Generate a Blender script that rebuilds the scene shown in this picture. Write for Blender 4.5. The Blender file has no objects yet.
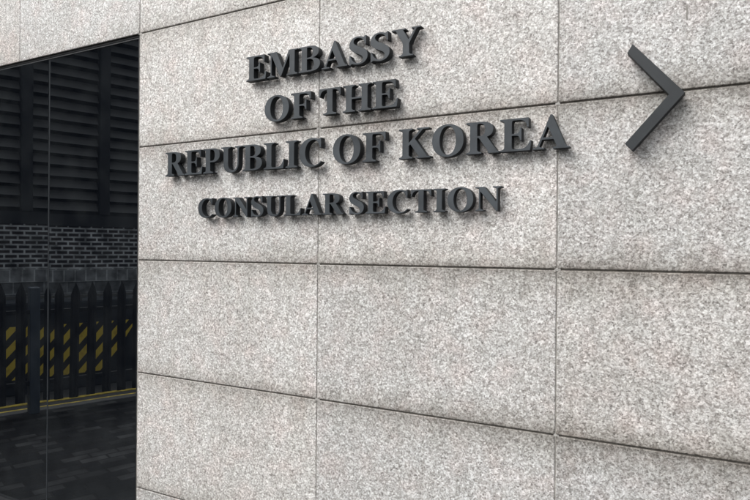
import bpy, bmesh, math, random
import numpy as np
from mathutils import Vector, Matrix
from mathutils.geometry import tessellate_polygon

random.seed(7)
S = bpy.context.scene
COL = S.collection
R = math.radians

# ------------------------------------------------------------------ camera
EYE = 1.65            # eye height above the pavement
DIST = 2.218          # camera to wall face (the wall face is the plane y = 0)
cam_d = bpy.data.cameras.new('camera'); cam = bpy.data.objects.new('camera', cam_d); COL.objects.link(cam)
cam_d.sensor_width = 36.0; cam_d.lens = 600.0 / 750.0 * 36.0; cam_d.clip_end = 500; cam_d.clip_start = 0.05
yaw, pitch, roll = 0.49290, -0.0015, 0.0083
fw = Vector((-math.sin(yaw) * math.cos(pitch), math.cos(yaw) * math.cos(pitch), math.sin(pitch)))
rt = Vector((math.cos(yaw), math.sin(yaw), 0)); up = rt.cross(fw)
r2 = rt * math.cos(roll) + up * math.sin(roll); u2 = up * math.cos(roll) - rt * math.sin(roll)
m = Matrix((r2, u2, -fw)).transposed().to_4x4(); m.translation = Vector((0, -DIST, EYE))
cam.matrix_world = m
S.camera = cam

# ------------------------------------------------------------------ sky, sun, exposure
SUN_EL, SUN_AZ = 50.0, 36.0      # azimuth: degrees from the wall's outward normal (-y) towards -x
sd = Vector((-math.sin(R(SUN_AZ)) * math.cos(R(SUN_EL)), -math.cos(R(SUN_AZ)) * math.cos(R(SUN_EL)), math.sin(R(SUN_EL))))
w = bpy.data.worlds.new('World'); S.world = w; w.use_nodes = True
nt = w.node_tree; bg = nt.nodes['Background']
sky = nt.nodes.new('ShaderNodeTexSky'); sky.sky_type = 'NISHITA'; sky.sun_disc = False
sky.sun_elevation = R(SUN_EL); sky.sun_rotation = math.atan2(sd.x, sd.y)
sky.dust_density = 4.0; sky.air_density = 1.0; sky.ozone_density = 1.0
hs = nt.nodes.new('ShaderNodeHueSaturation'); hs.inputs['Saturation'].default_value = 0.16   # cloud cover: grey light
nt.links.new(sky.outputs[0], hs.inputs['Color']); nt.links.new(hs.outputs[0], bg.inputs['Color'])
bg.inputs['Strength'].default_value = 0.15
sl = bpy.data.lights.new('sun', 'SUN'); sun = bpy.data.objects.new('sun', sl); COL.objects.link(sun)
sl.energy = 1.2; sl.angle = R(56); sl.color = (1.0, 0.965, 0.93)
sun.rotation_euler = sd.to_track_quat('Z', 'Y').to_euler(); sun.location = sd * 30
S.view_settings.view_transform = 'Standard'; S.view_settings.look = 'None'
S.view_settings.gamma = 1; S.view_settings.use_curve_mapping = False
S.view_settings.exposure = 0.66
S.render.engine = 'CYCLES'
S.cycles.max_bounces = 6; S.cycles.glossy_bounces = 4

# ------------------------------------------------------------------ helpers
def tag(o, label=None, cat=None, group=None, kind=None):
    for k, v in (('label', label), ('category', cat), ('group', group), ('kind', kind)):
        if v: o[k] = v
    return o

def empty(name, loc=(0, 0, 0), rz=0.0):
    o = bpy.data.objects.new(name, None); COL.objects.link(o); o.empty_display_size = 0.1
    o.location = loc; o.rotation_euler = (0, 0, rz)
    return o

def link(name, bm, mat, parent=None, loc=(0, 0, 0), smooth=False):
    bmesh.ops.recalc_face_normals(bm, faces=bm.faces[:])
    me = bpy.data.meshes.new(name); bm.to_mesh(me); bm.free()
    o = bpy.data.objects.new(name, me); COL.objects.link(o); o.location = loc
    if mat: me.materials.append(mat)
    if smooth:
        for p in me.polygons: p.use_smooth = True
    if parent: o.parent = parent
    return o

def add_box(bm, x0, x1, y0, y1, z0, z1, bev=0.0, seg=1):
    M = Matrix.Translation(((x0 + x1) / 2, (y0 + y1) / 2, (z0 + z1) / 2)) @ Matrix.Diagonal((x1 - x0, y1 - y0, z1 - z0, 1))
    g = bmesh.ops.create_cube(bm, size=1, matrix=M)
    if bev:
        es = {e for v in g['verts'] for e in v.link_edges}
        bmesh.ops.bevel(bm, geom=list(es), offset=bev, segments=seg, affect='EDGES', profile=0.5)

def box(name, mat, parent, x0, x1, y0, y1, z0, z1, bev=0.0, seg=1):
    bm = bmesh.new(); add_box(bm, x0, x1, y0, y1, z0, z1, bev, seg)
    return link(name, bm, mat, parent)

# ------------------------------------------------------------------ materials
def new_mat(name):
    mt = bpy.data.materials.new(name); mt.use_nodes = True
    return mt, mt.node_tree, mt.node_tree.nodes['Principled BSDF']

def N(nt, typ, **kw):
    n = nt.nodes.new(typ)
    for k, v in kw.items():
        if k.startswith('i_'):
            n.inputs[k[2:].replace('_', ' ')].default_value = v
        else: setattr(n, k, v)
    return n

def ramp(nt, fac, stops, interp='LINEAR'):
    r = nt.nodes.new('ShaderNodeValToRGB'); r.color_ramp.interpolation = interp
    el = r.color_ramp.elements
    while len(el) < len(stops): el.new(0.5)
    for e, (p, c) in zip(el, stops):
        e.position = p; e.color = (*c, 1) if isinstance(c, tuple) else (c, c, c, 1)
    nt.links.new(fac, r.inputs[0]); return r

def mix(nt, a, b, fac, mode='MIX'):
    n = nt.nodes.new('ShaderNodeMix'); n.data_type = 'RGBA'; n.blend_type = mode
    for sock, v in ((n.inputs['A'], a), (n.inputs['B'], b), (n.inputs['Factor'], fac)):
        if hasattr(v, 'is_output'): nt.links.new(v, sock)
        elif isinstance(v, (int, float)): sock.default_value = v
        else: sock.default_value = (*v, 1)
    return n.outputs['Result']

def math_(nt, op, a, b=None, c=None, clamp=False):
    n = nt.nodes.new('ShaderNodeMath'); n.operation = op; n.use_clamp = clamp
    for i, v in enumerate((a, b, c)):
        if v is None: continue
        if hasattr(v, 'is_output'): nt.links.new(v, n.inputs[i])
        else: n.inputs[i].default_value = v
    return n.outputs[0]

def plain(name, col, rough=0.5, metal=0.0, var=0.12, scale=14.0, bump=0.0, bscale=200.0, spec=0.5):
    mt, t, b = new_mat(name)
    g = N(t, 'ShaderNodeNewGeometry')
    nz = N(t, 'ShaderNodeTexNoise', i_Scale=scale, i_Detail=5.0); t.links.new(g.outputs['Position'], nz.inputs['Vector'])
    r = ramp(t, nz.outputs['Fac'], [(0.3, tuple(c * (1 - var) for c in col)), (0.7, tuple(c * (1 + var) for c in col))])
    t.links.new(r.outputs[0], b.inputs['Base Color'])
    rr = ramp(t, nz.outputs['Fac'], [(0.3, max(0, rough - .06)), (0.7, min(1, rough + .06))])
    t.links.new(rr.outputs[0], b.inputs['Roughness'])
    b.inputs['Metallic'].default_value = metal
    b.inputs['Specular IOR Level'].default_value = spec
    if bump:
        n2 = N(t, 'ShaderNodeTexNoise', i_Scale=bscale, i_Detail=3.0); t.links.new(g.outputs['Position'], n2.inputs['Vector'])
        bp = N(t, 'ShaderNodeBump', i_Strength=bump, i_Distance=0.002)
        t.links.new(n2.outputs['Fac'], bp.inputs['Height']); t.links.new(bp.outputs[0], b.inputs['Normal'])
    return mt

def granite():
    mt, t, b = new_mat('speckled_granite')
    L = t.links.new
    g = N(t, 'ShaderNodeNewGeometry'); P = g.outputs['Position']
    oi = N(t, 'ShaderNodeObjectInfo')
    tc = N(t, 'ShaderNodeTexCoord')
    # shift the pattern for every slab so grains do not run across joints
    sh = N(t, 'ShaderNodeVectorMath', operation='SCALE'); 
    cb = N(t, 'ShaderNodeCombineXYZ'); L(oi.outputs['Random'], cb.inputs[0]); L(oi.outputs['Random'], cb.inputs[1]); L(oi.outputs['Random'], cb.inputs[2])
    L(cb.outputs[0], sh.inputs[0]); sh.inputs['Scale'].default_value = 37.0
    ad = N(t, 'ShaderNodeVectorMath', operation='ADD'); L(P, ad.inputs[0]); L(sh.outputs[0], ad.inputs[1])
    V = ad.outputs[0]
    # warp for irregular grains
    wn = N(t, 'ShaderNodeTexNoise', i_Scale=90.0, i_Detail=2.0); L(V, wn.inputs['Vector'])
    wv = N(t, 'ShaderNodeVectorMath', operation='SCALE'); L(wn.outputs['Color'], wv.inputs[0]); wv.inputs['Scale'].default_value = 0.006
    aw = N(t, 'ShaderNodeVectorMath', operation='ADD'); L(V, aw.inputs[0]); L(wv.outputs[0], aw.inputs[1])
    v1 = N(t, 'ShaderNodeTexVoronoi', i_Scale=135.0); L(aw.outputs[0], v1.inputs['Vector'])
    v2 = N(t, 'ShaderNodeTexVoronoi', i_Scale=235.0); L(aw.outputs[0], v2.inputs['Vector'])
    s1 = N(t, 'ShaderNodeSeparateColor'); L(v1.outputs['Color'], s1.inputs[0])
    s2 = N(t, 'ShaderNodeSeparateColor'); L(v2.outputs['Color'], s2.inputs[0])
    grains = ramp(t, s1.outputs[0], [(0.0, (.24, .225, .215)), (0.12, (.34, .32, .305)), (0.34, (.46, .445, .43)), (0.56, (.60, .59, .58)), (0.76, (.86, .855, .845))], 'CONSTANT')
    fine = ramp(t, s2.outputs[0], [(0.0, (.14, .13, .12)), (0.12, (.33, .31, .29)), (0.33, (.50, .485, .465)), (0.66, (.82, .81, .80))], 'CONSTANT')
    c = mix(t, grains.outputs[0], fine.outputs[0], 0.52)
    # medium clumping of light and dark grains
    n1 = N(t, 'ShaderNodeTexNoise', i_Scale=34.0, i_Detail=3.0, i_Roughness=0.6); L(V, n1.inputs['Vector'])
    k1 = ramp(t, n1.outputs['Fac'], [(0.3, .90), (0.7, 1.10)])
    c = mix(t, c, k1.outputs[0], 1.0, 'MULTIPLY')
    # faint pink feldspar patches and cool patches
    n2 = N(t, 'ShaderNodeTexNoise', i_Scale=9.0, i_Detail=3.0); L(V, n2.inputs['Vector'])
    k2 = ramp(t, n2.outputs['Fac'], [(0.36, (.985, 1.0, 1.0)), (0.52, (1, 1, 1)), (0.72, (1.03, .98, .972))])
    c = mix(t, c, k2.outputs[0], 1.0, 'MULTIPLY')
    # slab to slab tone, with the wall's light fall-off painted in
    c = mix(t, c, oi.outputs['Color'], 1.0, 'MULTIPLY')          # object colour: the slab's own tone plus painted dimming towards the right
    # large soft mottling of weathering
    n3 = N(t, 'ShaderNodeTexNoise', i_Scale=2.3, i_Detail=4.0, i_Roughness=0.55); L(P, n3.inputs['Vector'])
    k3 = ramp(t, n3.outputs['Fac'], [(0.32, (.92, .915, .905)), (0.62, (1.03, 1.03, 1.03))])
    c = mix(t, c, k3.outputs[0], 1.0, 'MULTIPLY')
    # grime that has crept out of the horizontal joints (real dirt, uneven width)
    sp = N(t, 'ShaderNodeSeparateXYZ'); L(tc.outputs['Generated'], sp.inputs[0])
    mp = N(t, 'ShaderNodeMapping'); mp.inputs['Scale'].default_value = (5.0, 1.0, 1.6); L(P, mp.inputs[0])
    n4 = N(t, 'ShaderNodeTexNoise', i_Scale=1.6, i_Detail=5.0, i_Roughness=0.62); L(mp.outputs[0], n4.inputs['Vector'])
    zt = math_(t, 'SUBTRACT', 1.0, sp.outputs[2])
    edge = math_(t, 'MINIMUM', math_(t, 'MULTIPLY', sp.outputs[2], 1.1), math_(t, 'MULTIPLY', zt, .8))
    width = math_(t, 'MULTIPLY_ADD', n4.outputs['Fac'], 0.55, -0.10)
    e = math_(t, 'DIVIDE', edge, math_(t, 'MAXIMUM', width, 0.012), clamp=True)
    k4 = ramp(t, e, [(0.0, (.36, .34, .31)), (0.16, (.64, .625, .60)), (0.45, (.83, .82, .80)), (1.0, (1, 1, 1))])
    px = N(t, 'ShaderNodeSeparateXYZ'); L(P, px.inputs[0])
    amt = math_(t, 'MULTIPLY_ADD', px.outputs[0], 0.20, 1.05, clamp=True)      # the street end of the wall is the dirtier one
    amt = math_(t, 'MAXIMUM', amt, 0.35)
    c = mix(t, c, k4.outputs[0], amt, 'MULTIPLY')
    # faint vertical run-off streaks
    mp2 = N(t, 'ShaderNodeMapping'); mp2.inputs['Scale'].default_value = (16.0, 1.0, 1.1); L(P, mp2.inputs[0])
    n5 = N(t, 'ShaderNodeTexNoise', i_Scale=1.5, i_Detail=4.0); L(mp2.outputs[0], n5.inputs['Vector'])
    k5 = ramp(t, n5.outputs['Fac'], [(0.30, (.90, .895, .88)), (0.5, (1, 1, 1))])
    c = mix(t, c, k5.outputs[0], 0.8, 'MULTIPLY')
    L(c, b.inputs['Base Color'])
    rg = ramp(t, s1.outputs[1], [(0, .42), (1, .66)]); L(rg.outputs[0], b.inputs['Roughness'])
    bp = N(t, 'ShaderNodeBump', i_Strength=0.35, i_Distance=0.0015); L(s2.outputs[2], bp.inputs['Height'])
    bp2 = N(t, 'ShaderNodeBump', i_Strength=0.4, i_Distance=0.004); L(n1.outputs['Fac'], bp2.inputs['Height']); L(bp.outputs[0], bp2.inputs['Normal'])
    L(bp2.outputs[0], b.inputs['Normal'])
    return mt

def glass_mat():
    mt, t, b = new_mat('dark_tinted_glass')
    b.inputs['Base Color'].default_value = (.006, .008, .010, 1)
    b.inputs['IOR'].default_value = 3.5
    b.inputs['Roughness'].default_value = 0.004
    b.inputs['Specular Tint'].default_value = (.90, .96, 1.0, 1)      # cool solar coating
    g = N(t, 'ShaderNodeNewGeometry')
    nz = N(t, 'ShaderNodeTexNoise', i_Scale=1.7, i_Detail=1.0); t.links.new(g.outputs['Position'], nz.inputs['Vector'])
    bp = N(t, 'ShaderNodeBump', i_Strength=0.09, i_Distance=0.004)
    t.links.new(nz.outputs['Fac'], bp.inputs['Height']); t.links.new(bp.outputs[0], b.inputs['Normal'])
    n2 = N(t, 'ShaderNodeTexNoise', i_Scale=6.0, i_Detail=6.0); t.links.new(g.outputs['Position'], n2.inputs['Vector'])
    r = ramp(t, n2.outputs['Fac'], [(.4, (.004, .005, .007)), (.75, (.013, .015, .017))]); t.links.new(r.outputs[0], b.inputs['Base Color'])
    return mt

def brick_mat(name, c1, c2, mortar, bw, bh, ms, rough=.8, offset=.5, rot=True, bump=.6, bias=0.0):
    """rot: the bricks are on a vertical face that lies in the local x-z plane"""
    mt, t, b = new_mat(name); L = t.links.new
    tc = N(t, 'ShaderNodeTexCoord'); v = tc.outputs['Object']
    if rot:
        s = N(t, 'ShaderNodeSeparateXYZ'); L(v, s.inputs[0]); cbn = N(t, 'ShaderNodeCombineXYZ')
        L(s.outputs[0], cbn.inputs[0]); L(s.outputs[2], cbn.inputs[1]); v = cbn.outputs[0]
    bt = N(t, 'ShaderNodeTexBrick'); L(v, bt.inputs['Vector'])
    bt.offset = offset; bt.inputs['Bias'].default_value = bias; bt.inputs['Scale'].default_value = 1.0
    bt.inputs['Brick Width'].default_value = bw; bt.inputs['Row Height'].default_value = bh
    bt.inputs['Mortar Size'].default_value = ms; bt.inputs['Mortar Smooth'].default_value = .1
    bt.inputs['Color1'].default_value = (*c1, 1); bt.inputs['Color2'].default_value = (*c2, 1); bt.inputs['Mortar'].default_value = (*mortar, 1)
    nz = N(t, 'ShaderNodeTexNoise', i_Scale=5.0, i_Detail=7.0); L(tc.outputs['Object'], nz.inputs['Vector'])
    k = ramp(t, nz.outputs['Fac'], [(.36, .45), (.64, 1.5)])
    L(mix(t, bt.outputs['Color'], k.outputs[0], 1.0, 'MULTIPLY'), b.inputs['Base Color'])
    b.inputs['Roughness'].default_value = rough; b.inputs['Specular IOR Level'].default_value = .15
    bp = N(t, 'ShaderNodeBump', i_Strength=bump, i_Distance=0.004, invert=True); L(bt.outputs['Fac'], bp.inputs['Height']); L(bp.outputs[0], b.inputs['Normal'])
    return mt

def hazard_mat():
    mt, t, b = new_mat('hazard_striped_paint'); L = t.links.new
    tc = N(t, 'ShaderNodeTexCoord'); s = N(t, 'ShaderNodeSeparateXYZ'); L(tc.outputs['Object'], s.inputs[0])
    a = math_(t, 'SUBTRACT', s.outputs[2], math_(t, 'MULTIPLY', s.outputs[0], 1.15))
    f = math_(t, 'FRACT', math_(t, 'DIVIDE', math_(t, 'ADD', a, .045), 0.215))
    nz = N(t, 'ShaderNodeTexNoise', i_Scale=7.0, i_Detail=7.0); L(tc.outputs['Object'], nz.inputs['Vector'])
    st = math_(t, 'GREATER_THAN', f, 0.48)
    ye = ramp(t, nz.outputs['Fac'], [(.35, (.66, .47, .04)), (.45, (.86, .64, .06))])
    L(mix(t, (.012, .012, .013), ye.outputs[0], st), b.inputs['Base Color']); b.inputs['Roughness'].default_value = .6
    return mt

def asphalt():
    mt, t, b = new_mat('asphalt'); L = t.links.new
    g = N(t, 'ShaderNodeNewGeometry')
    n = N(t, 'ShaderNodeTexNoise', i_Scale=120.0, i_Detail=4.0); L(g.outputs['Position'], n.inputs['Vector'])
    n2 = N(t, 'ShaderNodeTexNoise', i_Scale=1.1, i_Detail=6.0); L(g.outputs['Position'], n2.inputs['Vector'])
    r = ramp(t, n.outputs['Fac'], [(.3, .025), (.7, .075)]); r2 = ramp(t, n2.outputs['Fac'], [(.3, .75), (.7, 1.3)])
    L(mix(t, r.outputs[0], r2.outputs[0], 1.0, 'MULTIPLY'), b.inputs['Base Color']); b.inputs['Roughness'].default_value = .85
    bp = N(t, 'ShaderNodeBump', i_Strength=.6, i_Distance=.004); L(n.outputs['Fac'], bp.inputs['Height']); L(bp.outputs[0], b.inputs['Normal'])
    return mt

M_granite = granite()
M_seal = plain('joint_sealant', (.24, .23, .21), .8, var=.5, scale=22)
M_plug = plain('joint_mortar', (.34, .33, .31), .8, var=.3, scale=90, bump=.4)
M_bed = plain('weathered_bed_joint', (.11, .10, .088), .9, var=.4, scale=30)
M_back = plain('dark_cavity_backing', (.018, .017, .016), .9)
M_letter = plain('slate_grey_paint', (.050, .058, .065), .45, var=.28, scale=11, bump=.15, bscale=500, spec=.3)
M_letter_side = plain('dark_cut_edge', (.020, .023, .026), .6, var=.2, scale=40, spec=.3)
M_arrow = plain('charcoal_paint', (.021, .025, .028), .46, var=.25, scale=9, bump=.15, bscale=500, spec=.4)
M_pin = plain('steel_pin', (.25, .25, .25), .4, 1.0)
M_frame = plain('dark_window_metal', (.012, .013, .015), .6, .0, spec=.3)
M_bead = plain('grey_glazing_seal', (.034, .038, .042), .55)
M_joint = plain('grey_glass_joint', (.036, .041, .046), .7, spec=.2)
M_glass = glass_mat()
M_slat = plain('grey_louvre_metal', (.088, .088, .086), .55, .0, var=.15, scale=5)
M_dark = plain('dark_louvre_backing', (.008, .009, .010), .8, spec=.2)
M_col = plain('dark_column_paint', (.015, .017, .020), .6, spec=.3)
M_brick = brick_mat('dark_brick', (.018, .018, .022), (.040, .032, .032), (.44, .45, .45), .185, .0755, .015)
M_soldier = brick_mat('grey_coping_block', (.15, .155, .16), (.21, .215, .22), (.36, .37, .37), .175, .21, .012, offset=0, bump=.4)
M_block = brick_mat('grey_blockwork', (.10, .105, .11), (.15, .155, .16), (.24, .245, .25), .44, .215, .01, bump=.4)
M_concrete = plain('concrete', (.22, .22, .215), .85, var=.2, scale=6, bump=.4)
M_sett = brick_mat('dark_paving_setts', (.006, .007, .008), (.075, .075, .075), (.008, .008, .008), .21, .105, .009, rough=.7, rot=False, bump=.7, bias=-.5)
M_kerb = plain('grey_kerb_stone', (.075, .075, .075), .7, var=.25, scale=25, bump=.4)
M_asph = asphalt()
M_yel = plain('worn_yellow_paint', (.60, .45, .06), .7, var=.45, scale=16)
M_fence = plain('black_fence_paint', (.007, .008, .010), .6, .0, spec=.25)
M_post = plain('blue_grey_post_paint', (.045, .062, .085), .5)
M_haz = hazard_mat()
M_navy = plain('dark_navy_steel', (.018, .023, .030), .7, spec=.3)

# ------------------------------------------------------------------ ground
def sheet(name, pts, z, mat, thick=0.0):
    bm = bmesh.new(); vs = [bm.verts.new((x, y, z)) for x, y in pts]; f = bm.faces.new(vs)
    if thick:
        r = bmesh.ops.extrude_face_region(bm, geom=[f])
        bmesh.ops.translate(bm, vec=(0, 0, -thick), verts=[v for v in r['geom'] if isinstance(v, bmesh.types.BMVert)])
    return tag(link(name, bm, mat), kind='structure')

AL = R(20)                                   # the side street runs 20 degrees off the wall's normal
dS = Vector((math.sin(AL), -math.cos(AL))); nS = Vector((math.cos(AL), math.sin(AL)))
OO = Vector((0, DIST))
def line_pt(n, s): p = OO - nS * n + dS * s; return (p.x, p.y)
def s_at(px, n):                              # distance along a line, n metres off, of what shows at column px in the glass
    q = (px - 375) / 600.0; zz = n / (.746 - .666 * q); return zz * (q * .746 + .666)
RZ = math.atan2(dS.y, dS.x)                   # local x runs down the street, local y faces the pavement
N_K = 6.80
sheet('road', [(-60, -60), (60, -60), (60, 60), (-60, 60)], -0.11, M_asph)
pav = [line_pt(N_K - .13, -9), line_pt(N_K - .13, 22), (14, line_pt(N_K - .13, 22)[1]), (14, 6)]
pv = sheet('pavement', pav, 0.0, M_sett, .2)
pv.data.transform(Matrix.Rotation(-RZ, 4, 'Z')); pv.rotation_euler = (0, 0, RZ)     # paving laid square to the kerb
k = box('kerb', M_kerb, None, -9, 22, -.065, .065, -.2, .012, .012, 2)
k.location = (*line_pt(N_K - .065, 0), 0); k.rotation_euler = (0, 0, RZ); tag(k, kind='structure')
def yline(n):
    bm = bmesh.new(); add_box(bm, -9, 22, -.04, .04, -.110, -.104)
    o = link('yellow_line', bm, M_yel); o.location = (*line_pt(n, 0), 0); o.rotation_euler = (0, 0, RZ)
    return tag(o, kind='structure')
yline(7.27); yline(7.52)

# ------------------------------------------------------------------ granite wall
wall = tag(empty('granite_wall', (0, 0, 0)), 'pale speckled granite wall of large slabs carrying the sign letters', 'wall')
COLS = [-5.82, -4.753, -3.688, -2.6232, -1.4784, -.4465, .63, 1.71, 2.79]
Z = EYE
ROWS = [Z + 1.137 + 1.81, Z + 1.137 + 1.205, Z + 1.137 + .60, Z + 1.1370, Z + .5314, Z - .0686, Z - .6669, Z - 1.2797, .012]
WX0, WX1 = -5.75, COLS[3]; WZ1 = ROWS[3]; WZ0 = .06
HJ, VJ = .0027, .0019
for j in range(len(ROWS) - 1):
    for i in range(len(COLS) - 1):
        x0, x1, z1, z0 = COLS[i], COLS[i + 1], ROWS[j], ROWS[j + 1]
        if x1 <= WX1 + .01 and z1 <= WZ1 + .01: continue        # the window is here
        a, b_ = x0 + VJ, x1 - VJ; lo, hi = z0 + HJ, z1 - HJ
        if j == 2 and i < 3: lo = z0 + .001
        cx, cz = (a + b_) / 2, (lo + hi) / 2
        bm = bmesh.new(); add_box(bm, a - cx, b_ - cx, 0, .04, lo - cz, hi - cz, .0035, 2)
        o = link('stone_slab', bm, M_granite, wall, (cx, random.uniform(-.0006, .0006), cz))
        tn = (1.06, 1.06, 1.08, 1.07, .99, .90, .93, .97)[i] + random.uniform(-.025, .025); wr = random.uniform(-.008, .012)  # column tones: slabs differ, and light fading rightwards is put into the colour
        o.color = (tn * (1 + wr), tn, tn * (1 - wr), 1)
# the wall core behind the slabs, with the window opening left free
bm = bmesh.new()
add_box(bm, WX1 + .004, COLS[-1], .042, .30, 0, ROWS[0]); add_box(bm, COLS[0], WX1 + .004, .042, .30, WZ1 + .004, ROWS[0]); add_box(bm, COLS[0], WX0 , .042, .30, 0, WZ1 + .004)
add_box(bm, COLS[0], COLS[-1], .0, .30, ROWS[0] + .001, ROWS[0] + .06)
link('wall_core', bm, M_back, wall)
for j in range(1, len(ROWS) - 1):
    fx0 = COLS[0] if j < 3 else (WX1 + .003)
    box('bed_joint', M_bed, wall, fx0, COLS[-1], .0055, .041, ROWS[j] - HJ, ROWS[j] + HJ)
for i in range(1, len(COLS) - 1):
    zlo = .0 if i >= 3 else WZ1 + .003
    bm = bmesh.new(); add_box(bm, COLS[i] - .0045, COLS[i] + .0045, .0030, .041, zlo, ROWS[0])
    link('joint_sealant', bm, M_seal, wall)
    for j in range(1, len(ROWS) - 1):
        if i < 3 and j > 2: continue
        if i == 3 and j > 3: continue
        bm = bmesh.new(); wd = random.uniform(.007, .013); dx = random.uniform(-.003, .003)
        add_box(bm, COLS[i] - wd + dx, COLS[i] + wd + dx, .0016, .04, ROWS[j] - .0058, ROWS[j] + .0058, .001)
        link('mortar_plug', bm, M_plug, wall)

# short dark scratch in the slab above the arrow
bm = bmesh.new()
o_ = [(x * 1.9, z) for x, z in [(-.0005, .028), (.0016, .026), (.0022, .010), (.0012, -.006), (.0018, -.022), (.0002, -.027), (-.0012, -.012), (-.0004, .006), (-.0016, .018)]]
a_ = [bm.verts.new((x, -.0016, z)) for x, z in o_]; b_ = [bm.verts.new((x, .0012, z)) for x, z in o_]
bm.faces.new(a_); bm.faces.new(b_[::-1])
for i in range(len(o_)): bm.faces.new((a_[i], a_[(i+1) % len(o_)], b_[(i+1) % len(o_)], b_[i]))
link('scratch_mark', bm, M_seal, wall, (-.037, 0, Z + .785))

# ------------------------------------------------------------------ window
win = tag(empty('dark_window', (WX1, .05, WZ0)), 'tall dark tinted window left of the lettering, mirroring the street', 'window')
def wbox(name, mat, x0, x1, y0, y1, z0, z1, bev=0.0):
    cx, cy, cz = (x0 + x1) / 2, (y0 + y1) / 2, (z0 + z1) / 2
    bm = bmesh.new(); add_box(bm, x0 - cx, x1 - cx, y0 - cy, y1 - cy, z0 - cz, z1 - cz, bev)
    return link(name, bm, mat, win, (cx - WX1, cy - .05, cz - WZ0))
GY = .016                                       # glass face set back from the stone
wbox('head_frame', M_frame, WX0, WX1 - .001, .010, .09, WZ1 - .013, WZ1 - .001, .002)
wbox('head_bead', M_bead, WX0, WX1 - .001, .0125, .085, WZ1 - .021, WZ1 - .0135, .001)
wbox('jamb', M_frame, WX1 - .020, WX1 - .001, .008, .09, WZ0, WZ1 - .0215, .002)
wbox('jamb', M_frame, WX0, WX0 + .03, .010, .09, WZ0, WZ1 - .0215, .002)
wbox('sill', M_frame, WX0, WX1 - .001, -.01, .09, .0, WZ0, .002)
XM = [-3.412, -4.60]
edges = [WX1 - .021, XM[0], XM[1], WX0 + .031]
for q in range(3):
    g = wbox('glass_pane', M_glass, edges[q + 1] + .004, edges[q] - .004, GY, GY + .012, WZ0 + .001, WZ1 - .0216)
    g.rotation_euler.z = R((0.0, -.35, .2)[q]); g.rotation_euler.x = R((0.0, .12, -.1)[q])
for xm in XM:
    wbox('glazing_joint', M_joint, xm - .0045, xm + .0045, .0135, .05, WZ0 + .001, WZ1 - .0217, .002)
# dark room behind the glass
bm = bmesh.new(); add_box(bm, WX0, WX1, .10, .12, WZ0, WZ1); link('blind_panel', bm, M_back, win, (-WX1, -.05, -WZ0))

# ------------------------------------------------------------------ letters
def P(*cmds):
    """outline in units of cap height 676: pairs are lines, sixes are beziers"""
    pts = [np.array(cmds[0], float)]
    for c in cmds[1:]:
        if len(c) == 2: pts.append(np.array(c, float))
        else:
            p0 = pts[-1]; a, b, d = np.array(c[0:2], float), np.array(c[2:4], float), np.array(c[4:6], float)
            for k in range(1, 15):
                t = k / 14; pts.append((1-t)**3*p0 + 3*(1-t)**2*t*a + 3*(1-t)*t*t*b + t**3*d)
    return np.array(pts)
def RC(x0, y0, x1, y1): return P((x0, y0), (x1, y0), (x1, y1), (x0, y1))
def EL(cx, cy, rx, ry, e=2.12):
    t = np.linspace(0, 2*np.pi, 96, endpoint=False); c, s = np.cos(t), np.sin(t)
    return np.stack([cx + rx*np.sign(c)*np.abs(c)**(2/e), cy + ry*np.sign(s)*np.abs(s)**(2/e)], 1)
H = 40
def foot(x0, x1, s0, s1):      # slab serif at the baseline with small brackets
    return [('+', P((s0, 0), (s1, 0), (s1, H-6), (x1+26, H, x1, H+14, x1, H+60), (x0, H+60), (x0, H+14, x0-26, H, s0, H-6)))]
def head(x0, x1, s0, s1):
    T = 676
    return [('+', P((s0, T), (s1, T), (s1, T-H+6), (x1+26, T-H, x1, T-H-14, x1, T-H-60), (x0, T-H-60), (x0, T-H-14, x0-26, T-H, s0, T-H+6)))]
def stem(x0, x1, f=None, h=None):
    r = [('+', RC(x0, 0, x1, 676))]
    if f: r += foot(x0, x1, *f)
    if h: r += head(x0, x1, *h)
    return r
E_top = [('+', P((105, 676), (600, 676), (600, 478), (566, 478), (556, 585, 500, 632, 390, 632), (105, 632)))]
E_mid = [('+', P((262, 318), (340, 318), (400, 316, 418, 285, 424, 212), (456, 212), (456, 478), (424, 478), (418, 405, 400, 364, 340, 362), (262, 362)))]
E_bot = [('+', P((105, 0), (628, 0), (655, 206), (620, 206), (590, 90, 520, 44), (400, 44), (105, 44)))] if False else \
        [('+', P((105, 0), (628, 0), (655, 206), (620, 206), (590, 90, 530, 44, 400, 44), (105, 44)))]
C_ring = [('+', EL(392, 338, 356, 357)), ('-', EL(458, 338, 250, 310)),
          ('-', P((470, 455), (900, 455), (900, 112), (652, 112), (610, 165), (470, 165))), ('-', RC(662, -30, 900, 720)),
          ('+', P((656, 692), (656, 440), (620, 440), (596, 560, 540, 640, 450, 648), (450, 690), (520, 690, 560, 664, 590, 664), (610, 664, 618, 675, 624, 692)))]
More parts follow.
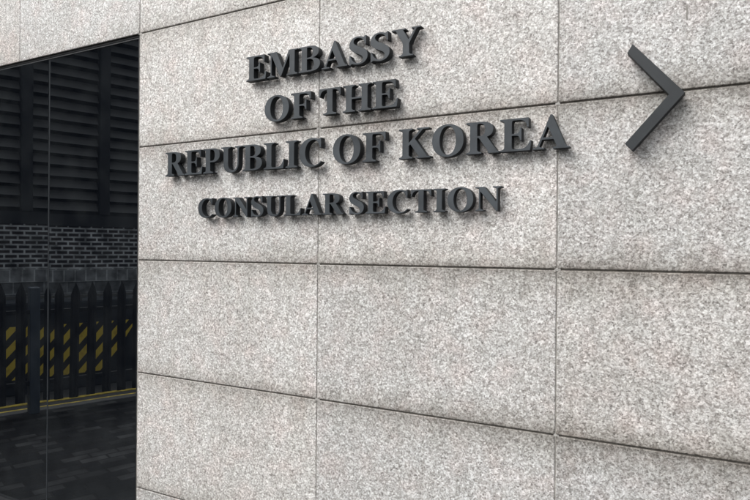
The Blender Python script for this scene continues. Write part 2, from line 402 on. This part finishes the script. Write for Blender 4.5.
GL = {
 'E': (667, stem(105, 262, (16, 300), (16, 300)) + E_top + E_mid + E_bot),
 'F': (611, stem(105, 262, (16, 352), (16, 300)) + [('+', P((105, 676), (583, 676), (583, 478), (549, 478), (540, 585, 490, 632, 390, 632), (105, 632)))] + E_mid),
 'L': (667, stem(105, 262, (16, 300), (16, 352)) + [('+', P((105, 0), (622, 0), (650, 236), (614, 236), (585, 100, 520, 44, 400, 44), (105, 44)))]),
 'I': (389, stem(116, 273, (22, 367), (22, 367))),
 'T': (667, stem(255, 412, (150, 517)) + [('+', P((34, 676), (34, 470), (68, 470), (84, 580, 130, 632, 230, 632), (440, 632), (540, 632, 584, 580, 600, 470), (634, 470), (634, 676)))]),
 'H': (778, stem(105, 262, (20, 347), (20, 347)) + stem(516, 673, (431, 758), (431, 758)) + [('+', RC(262, 316, 516, 362))]),
 'N': (722, [('+', P((110, 676), (255, 676), (612, 190), (612, -16), (572, -16), (110, 600))), ('+', RC(110, 0, 152, 640)), ('+', RC(570, 100, 612, 676))]
        + foot(110, 152, 20, 242) + head(570, 612, 478, 706) + [('+', RC(18, 638, 240, 676))]),
 'M': (944, [('+', P((112, 676), (300, 676), (490, 215), (443, 0), (404, 0))), ('+', P((404, 0), (443, 0), (740, 676), (664, 676))), ('+', RC(112, 0, 153, 660)), ('+', RC(690, 0, 847, 676)), ('+', RC(18, 638, 240, 676)), ('+', RC(700, 638, 928, 676))]
        + foot(112, 153, 18, 250) + foot(690, 847, 606, 928)),
 'A': (722, [('+', P((335, 650), (348, 690), (386, 690), (655, 30), (482, 30), (275, 515))), ('+', P((348, 690), (86, 30), (132, 30), (345, 560), (400, 640))), ('+', RC(160, 192, 505, 236)),
        ('+', P((8, 0), (240, 0), (240, 34), (180, 40, 130, 42, 134, 80), (104, 80), (90, 44, 60, 38, 8, 34))), ('+', P((402, 0), (716, 0), (716, 34), (670, 36, 652, 44, 634, 90), (462, 90), (484, 44, 460, 36, 402, 34)))]),
 'Y': (722, [('+', P((90, 676), (272, 676), (436, 372), (441, 300), (441, 200), (284, 200), (284, 318))), ('+', P((396, 350), (441, 300), (640, 676), (584, 676))), ('+', RC(284, 0, 441, 330))]
        + foot(284, 441, 190, 535) + [('+', RC(12, 638, 350, 676)), ('+', RC(492, 638, 712, 676))]),
 'K': (778, stem(105, 262, (20, 350), (20, 350)) + [('+', P((258, 282), (258, 350), (545, 660), (618, 660), (318, 338))), ('+', P((286, 338), (398, 452), (708, 20), (508, 20)))]
        + [('+', RC(446, 638, 738, 676)), ('+', RC(432, 0, 774, 38))]),
 'B': (667, stem(105, 262, (16, 262), (16, 262)) + [('+', P((105, 676), (345, 676), (505, 676, 598, 612, 598, 515), (598, 425, 530, 372, 430, 354), (555, 342, 636, 280, 636, 186), (636, 62, 525, 0, 350, 0), (105, 0))),
        ('-', P((262, 634), (310, 634), (390, 634, 424, 590, 424, 506), (424, 420, 390, 374, 310, 374), (262, 374))), ('-', P((262, 330), (320, 330), (418, 330, 458, 280, 458, 188), (458, 90, 420, 42, 335, 42), (262, 42)))]),
 'P': (611, stem(105, 262, (16, 356), (16, 262)) + [('+', P((105, 676), (345, 676), (505, 676, 590, 600, 590, 488), (590, 370, 495, 296, 340, 296), (105, 296))),
        ('-', P((262, 634), (310, 634), (390, 634, 416, 580, 416, 486), (416, 396, 390, 338, 310, 338), (262, 338)))]),
 'R': (722, [('+', P((105, 676), (350, 676), (515, 676, 602, 608, 602, 505), (602, 400, 520, 334, 350, 334), (105, 334))),
        ('-', P((262, 634), (315, 634), (395, 634, 424, 585, 424, 502), (424, 420, 395, 376, 315, 376), (262, 376)))] + stem(105, 262, (16, 350), (16, 262))
        + [('+', P((288, 340), (468, 352), (690, 24), (502, 24))), ('+', RC(484, 0, 722, 38))]),
 'U': (722, [('+', P((105, 676), (105, 250), (105, 60, 200, -18, 362, -18), (525, -18, 611, 70, 611, 250), (611, 660), (566, 660), (566, 250), (566, 112, 502, 44, 408, 44), (310, 44, 262, 112, 262, 240), (262, 676)))]
        + head(105, 262, 16, 350) + head(566, 611, 482, 704)),
 'O': (778, [('+', EL(389, 338, 356, 357)), ('-', EL(389, 338, 182, 310))]),
 'C': (722, C_ring),
 'S': (556, [('+', P((482, 690), (482, 466), (448, 466), (428, 580, 360, 648, 265, 648), (195, 648, 156, 612, 156, 567), (156, 505, 205, 478, 330, 416), (470, 348, 524, 290, 524, 190), (524, 70, 422, -18, 278, -18),
        (220, -18, 170, 0, 135, 10), (105, 18, 85, 5, 78, -18), (42, -18), (42, 228), (78, 228), (105, 92, 185, 26, 280, 26), (352, 26, 396, 65, 396, 118), (396, 186, 340, 214, 240, 262), (100, 328, 38, 390, 38, 488), (38, 610, 140, 692, 265, 692), (320, 692, 360, 676, 395, 664), (425, 655, 438, 668, 448, 690)))]),
}
CELL = 5.0
def glyph_loops(ch):
    adv, ops = GL[ch]
    x0, y0 = -20.0, -50.0; nx, ny = int((adv + 60) / CELL), int(790 / CELL); SS = 3
    gx = x0 + (np.arange(nx * SS) + .5) * CELL / SS; gy = y0 + (np.arange(ny * SS) + .5) * CELL / SS
    F = np.zeros((ny * SS, nx * SS), bool)
    for op, poly in ops:
        ins = np.zeros_like(F)
        x, y = poly[:, 0], poly[:, 1]; xn, yn = np.roll(x, -1), np.roll(y, -1)
        for a, b, c, d in zip(x, y, xn, yn):
            if b == d: continue
            rows = np.where((gy >= min(b, d)) & (gy < max(b, d)))[0]
            if not len(rows): continue
            xi = a + (gy[rows] - b) * (c - a) / (d - b)
            ins[rows] ^= gx[None, :] < xi[:, None]
        F = (F | ins) if op == '+' else (F & ~ins)
    G = F.reshape(ny, SS, nx, SS).mean(axis=(1, 3))
    ker = np.array([.25, .5, .25])
    for ax in (0, 1):
        G = np.apply_along_axis(lambda v: np.convolve(v, ker, 'same'), ax, G)
    G[0] = G[-1] = 0; G[:, 0] = G[:, -1] = 0; G = G - .5; G[G == 0] = 1e-6
    # marching squares
    seg = {}
    def ip(i, j, i2, j2):
        a, b = G[j, i], G[j2, i2]; t = a / (a - b)
        return (x0 + (i + t * (i2 - i) + .5) * CELL, y0 + (j + t * (j2 - j) + .5) * CELL)
    nxt = {}; pos = {}
    mask = G > 0
    js, is_ = np.where((mask[:-1, :-1] != mask[1:, 1:]) | (mask[1:, :-1] != mask[:-1, 1:]) | (mask[:-1, :-1] != mask[:-1, 1:]))
    for j, i in zip(js, is_):
        c = [mask[j, i], mask[j, i+1], mask[j+1, i+1], mask[j+1, i]]
        k = [(i, j), (i+1, j), (i+1, j+1), (i, j+1)]
        cr = []
        for e in range(4):
            f = (e + 1) % 4
            if c[e] != c[f]: cr.append((e, c[e]))
        # walk so that inside is on the left: enter through an edge going in->out, leave out->in
        outs = [e for e, s in cr if s]; ins = [e for e, s in cr if not s]
        for e in outs:
            # partner: the next crossing counter-clockwise
            g = min(ins, key=lambda q: (q - e) % 4)
            ka = tuple(sorted((k[e], k[(e+1) % 4]))); kb = tuple(sorted((k[g], k[(g+1) % 4])))
            pos[ka] = ip(*ka[0], *ka[1]); pos[kb] = ip(*kb[0], *kb[1])
            nxt[ka] = kb
    loops = []
    while nxt:
        s = next(iter(nxt)); L_ = [s]; c = nxt.pop(s)
        while c != s and c in nxt: L_.append(c); c = nxt.pop(c)
        pts = [pos[q] for q in L_]
        if len(pts) > 8: loops.append(simplify(pts, .55))
    return loops
def simplify(pts, tol):
    P_ = np.array(pts); n = len(P_)
    a = 0; b = int(np.argmax(((P_ - P_[0])**2).sum(1)))
    def dp(lo, hi, out):
        st = [(lo, hi)]; keep = {lo, hi}
        while st:
            l, h = st.pop()
            if h - l < 2: continue
            idx = np.arange(l + 1, h); A, B = P_[l % n], P_[h % n]; d = B - A; q = P_[idx % n] - A
            ln = np.hypot(*d) or 1e-9
            dist = np.abs(d[0]*q[:, 1] - d[1]*q[:, 0]) / ln if ln > 1e-6 else np.hypot(q[:, 0], q[:, 1])
            m_ = int(np.argmax(dist))
            if dist[m_] > tol: keep.add(l+1+m_); st += [(l, l+1+m_), (l+1+m_, h)]
        out |= keep
    out = set(); dp(a, b, out); dp(b, n, out)
    return [tuple(P_[i % n]) for i in sorted(i for i in out if i < n)]

def solid_from_loops(loops, y_front, y_back, scale, mats, ox=0.0, ex=1.0):
    """filled outline in the x-z plane, front at y_front; fine bevelled arris round the face"""
    bm = bmesh.new(); fr = []
    def area(l): return sum(l[i][0]*l[(i+1) % len(l)][1] - l[(i+1) % len(l)][0]*l[i][1] for i in range(len(l))) / 2
    def inset(l, d):
        n = len(l); o = []
        for i in range(n):
            p, c, q = Vector(l[i-1]), Vector(l[i]), Vector(l[(i+1) % n])
            a, b = (c - p).normalized(), (q - c).normalized(); nn = Vector((-a.y - b.y, a.x + b.x))
            nn = nn.normalized() if nn.length > 1e-6 else Vector((-a.y, a.x))
            o.append(tuple(c + nn * d))
        return o
    lp = [[((x - ox) * scale * ex, z * scale) for x, z in l] for l in loops]
    for l in lp:
        if abs(area(l)) < 1e-9: continue
    face_l = [inset(l, .0009) for l in lp]      # outlines run with the solid on the left
    flat = [v for l in face_l for v in l]
    V0 = [bm.verts.new((x, y_front, z)) for x, z in flat]
    flat2 = [v for l in lp for v in l]
    V1 = [bm.verts.new((x, y_front + .0010, z)) for x, z in flat2]
    V2 = [bm.verts.new((x, y_back, z)) for x, z in flat2]
    tris = tessellate_polygon([[Vector((x, z, 0)) for x, z in l] for l in face_l])
    for V, fl in ((V0, False), (V2, True)):
        for tr in tris:
            try: bm.faces.new([V[i] for i in tr])
            except ValueError: pass
    o = 0
    side = []
    for l in lp:
        n = len(l)
        for i in range(n):
            a, b = o + i, o + (i + 1) % n
            bm.faces.new((V0[a], V0[b], V1[b], V1[a]))
            side.append(bm.faces.new((V1[a], V1[b], V2[b], V2[a])))
        o += n
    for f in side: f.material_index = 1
    return bm

LOOPS = {c: glyph_loops(c) for c in GL}
TH, GAP = .031, .008
# rows of the sign: word, x of its left edge, x of its right edge, baseline z, cap height, ordinal name of the row
SIGN = [
 ('EMBASSY', -1.851, -.968, Z + .772, .113, 'first line'),
 ('OF', -1.742, -1.487, Z + .574, .113, 'second line'),
 ('THE', -1.446, -1.066, Z + .575, .113, 'second line'),
 ('REPUBLIC', -2.371, -1.432, Z + .358, .120, 'third line'),
 ('OF', -1.373, -1.120, Z + .360, .120, 'third line'),
 ('KOREA', -1.060, -.396, Z + .361, .120, 'third line'),
 ('CONSULAR', -2.146, -1.319, Z + .146, .091, 'bottom line'),
 ('SECTION', -1.290, -.637, Z + .146, .091, 'bottom line'),
]
ORD = ['first', 'second', 'third', 'fourth', 'fifth', 'sixth', 'seventh', 'last']
KERN = {}
KF = (DIST - TH - GAP) / (DIST - .05)      # the positions were measured for a face 50 mm proud
for word, xl, xr, zb, cap, row in SIGN:
    xl, xr, zb, cap = xl * KF, xr * KF, Z + (zb - Z) * KF, cap * KF
    sc = cap / 676.0
    adv, pos_ = 0.0, []
    for ch in word:
        xs = [x for l in LOOPS[ch] for x, _ in l]
        pos_.append((adv, min(xs), max(xs))); adv += GL[ch][0]
    lo = pos_[0][0] + pos_[0][1]; hi = pos_[-1][0] + pos_[-1][2]
    ex = (xr - xl) / ((hi - lo) * sc)                     # the lettering is cut slightly wide
    for k_, ch in enumerate(word):
        a, x0_, x1_ = pos_[k_]
        gx = xl + (a - lo) * sc * ex
        mid = (x0_ + x1_) / 2
        t = empty('sign_letter', (gx + mid * sc * ex, -GAP, zb))
        nth = 'last' if k_ == len(word) - 1 else ORD[k_]
        wd = {'OF': 'OF'}.get(word, word)
        tag(t, 'raised dark grey capital %s, %s letter of %s in the %s' % (ch, nth, wd, row), 'letter', 'raised metal letters of the wall sign')
        bm = solid_from_loops(LOOPS[ch], -TH, 0.0, sc, None, ox=mid, ex=ex)
        f = link('letter_face', bm, M_letter, t); f.data.materials.append(M_letter_side)
        # fixing studs into the stone, each behind solid metal
        spots = {'O': ((110, 338), (668, 338)), 'C': ((120, 338), (300, 650)), 'U': ((183, 560), (183, 250)), 'T': ((333, 100), (333, 560)),
                 'Y': ((362, 90), (362, 250)), 'I': ((194, 100), (194, 560)), 'S': ((110, 520), (450, 160)), 'A': ((395, 500), (520, 230)),
                 'N': ((250, 500), (470, 200)), 'M': ((768, 100), (768, 560))}.get(ch, ((183, 100), (183, 560)))
        for sx_, zz in spots:
            bm = bmesh.new()
            bmesh.ops.create_cone(bm, cap_ends=True, segments=10, radius1=.003, radius2=.003, depth=GAP + .010,
                matrix=Matrix.Translation(((sx_ - mid) * sc * ex, GAP / 2 + .003, zz * sc)) @ Matrix.Rotation(R(90), 4, 'X'))
            link('fixing_stud', bm, M_pin, t)

# ------------------------------------------------------------------ arrow
YA = .050
ar = tag(empty('direction_arrow', (-.13, -.012, Z + .51)), 'large charcoal chevron arrow pointing right beside the lettering', 'arrow')
pts = [(-.1955, .692), (-.0385, .512), (-.1935, .336), (-.2170, .361), (-.0855, .511), (-.2120, .664)]
pts = [(x + .13, z - .51) for x, z in pts][::-1]
bm = solid_from_loops([pts], -.038, 0.0, 1.0, None)
o = link('chevron', bm, M_arrow, ar); o.data.materials.append(M_letter_side)
for x, z in ((-.05, .13), (-.05, -.13), (.066, 0)):
    bm = bmesh.new(); bmesh.ops.create_cone(bm, cap_ends=True, segments=10, radius1=.004, radius2=.004, depth=.02, matrix=Matrix.Translation((x, .006, z)) @ Matrix.Rotation(R(90), 4, 'X'))
    link('fixing_stud', bm, M_pin, ar)

# ------------------------------------------------------------------ across the side street (seen in the glass)
def street_root(name, n, s):
    return empty(name, (*line_pt(n, s), 0), RZ)

N_B = 11.06
bl = tag(street_root('louvred_building', N_B, 0), 'dark building with louvred upper storey over brick, across the side street', 'building')
s0, s1 = -3.5, 13.0
box('brick_wall', M_brick, bl, s0, s1, -.3, 0, 1.2605, 2.0)
box('coping_band', M_soldier, bl, s0, s1, -.3, .02, 1.0505, 1.2600)
box('block_wall', M_block, bl, s0, s1, -.3, -.012, -.11, 1.05)
box('lintel', M_col, bl, s0, s1, -.3, .03, 2.001, 2.2)
box('louvre_backing', M_dark, bl, s0, s1, -.30, -.14, 2.201, 5.75)
box('roof_parapet', M_concrete, bl, s0 - .1, s1 + .1, -6, .12, 5.751, 6.05, .02)
box('rear_block', M_dark, bl, s0, s1, -5.9, -.302, -.11, 5.749)
sA, sB = s_at(18.5, N_B), s_at(102, N_B); pitch_c = sB - sA
kx = [sA + i * pitch_c for i in range(-3, 8) if s0 + .2 < sA + i * pitch_c < s1 - .1]
for c in kx: box('column', M_col, bl, c - .085, c + .085, -.138, .06, 2.202, 5.75, .01)
bays = [(a + .087, b_ - .087) for a, b_ in zip(kx[:-1], kx[1:])]
for a, b_ in bays:
    bm = bmesh.new(); z = 2.27
    while z < 5.6:
        for (ya, yb, za, zb) in ((-.02, -.13, z, z + .148),):
            vs = [bm.verts.new(p) for p in ((a, ya, za), (b_, ya, za), (b_, yb, zb), (a, yb, zb), (a, ya - .006, za - .004), (b_, ya - .006, za - .004), (b_, yb - .006, zb - .004), (a, yb - .006, zb - .004))]
            for q in ((0, 1, 2, 3), (4, 5, 6, 7), (0, 1, 5, 4), (2, 3, 7, 6), (0, 3, 7, 4), (1, 2, 6, 5)): bm.faces.new([vs[i] for i in q])
        z += .19
    link('louvre', bm, M_slat, bl)

N_H = 8.0
hz = tag(street_root('loading_barrier', N_H, 0), 'low dark barrier with worn yellow and black hazard stripes behind the palisade fence', 'barrier')
h0, h1 = -2.4, 9.0
box('barrier_body', M_navy, hz, h0, h1, -.5, 0, -.109, .97, .015)
se = s_at(131, N_H)
bm = bmesh.new()
vs = [(h0 + .02, .08), (s_at(104, N_H), .08), (se, .62), (se, .70), (h0 + .02, .70)]
F_ = [bm.verts.new((x, .018, z)) for x, z in vs]; B_ = [bm.verts.new((x, .002, z)) for x, z in vs]
bm.faces.new(F_); bm.faces.new(B_[::-1])
for i in range(5): bm.faces.new((F_[i], F_[(i+1) % 5], B_[(i+1) % 5], B_[i]))
link('striped_board', bm, M_haz, hz)
box('top_rail', M_slat, hz, h0, h1, -.06, -.02, 1.02, 1.05)
for q in range(8):
    box('rail_bracket', M_slat, hz, h0 + .4 + q * 1.4, h0 + .44 + q * 1.4, -.06, -.02, .971, 1.0195)

N_F = 6.61
fe = tag(street_root('palisade_fence', N_F, 0), 'black steel palisade fence with pointed pales beside the kerb', 'fence')
def pale_bm():
    bm = bmesh.new(); xs = [-.044, -.022, 0, .022, .044]; ys = [0, .012, .004, .012, 0]
    hs_ = [(.115, 1.165), (.115, 1.235), (.115, 1.29), (.115, 1.235), (.115, 1.165)]
    def col_(off):
        return [[bm.verts.new((x, y + off, z)) for z in (h[0], 1.10, h[1])] for x, y, h in zip(xs, ys, hs_)]
    a, b = col_(.004), col_(0)
    for g, fl in ((a, 0), (b, 1)):
        for i in range(4):
            for j in range(2): bm.faces.new((g[i][j], g[i+1][j], g[i+1][j+1], g[i][j+1]))
    for i in range(4):
        bm.faces.new((a[i][0], a[i+1][0], b[i+1][0], b[i][0])); bm.faces.new((a[i][2], a[i+1][2], b[i+1][2], b[i][2]))
    for i in (0, 4):
        for j in range(2): bm.faces.new((a[i][j], a[i][j+1], b[i][j+1], b[i][j]))
    return bm
p0 = link('pale', pale_bm(), M_fence, fe)
post_s = s_at(29, N_F)
sp = [s_at(v, N_F) for v in (14, 42, 56.5, 72, 89, 105, 120)]
sp += [sp[0] - .16 * k for k in range(1, 9)] + [sp[6] + .155 * k for k in range(1, 26) if abs(sp[6] + .155 * k - (post_s + 2.75)) > .09]
for i, s in enumerate(sp):
    o = p0 if i == 0 else p0.copy()
    if i: COL.objects.link(o); o.parent = fe
    o.location = (s, random.uniform(-.002, .002), random.uniform(-.006, .006)); o.rotation_euler = (0, R(random.uniform(-.5, .5)), 0)
smin, smax = min(sp) - .06, max(sp) + .06
for z in (.30, 1.0): box('rail', M_fence, fe, smin, smax, -.045, -.001, z - .02, z + .02, .003)
for s in (post_s, post_s + 2.75):
    box('fence_post', M_post, fe, s - .045, s + .045, -.10, .008, .0, 1.24, .006)

# sky backdrop is the world's sky
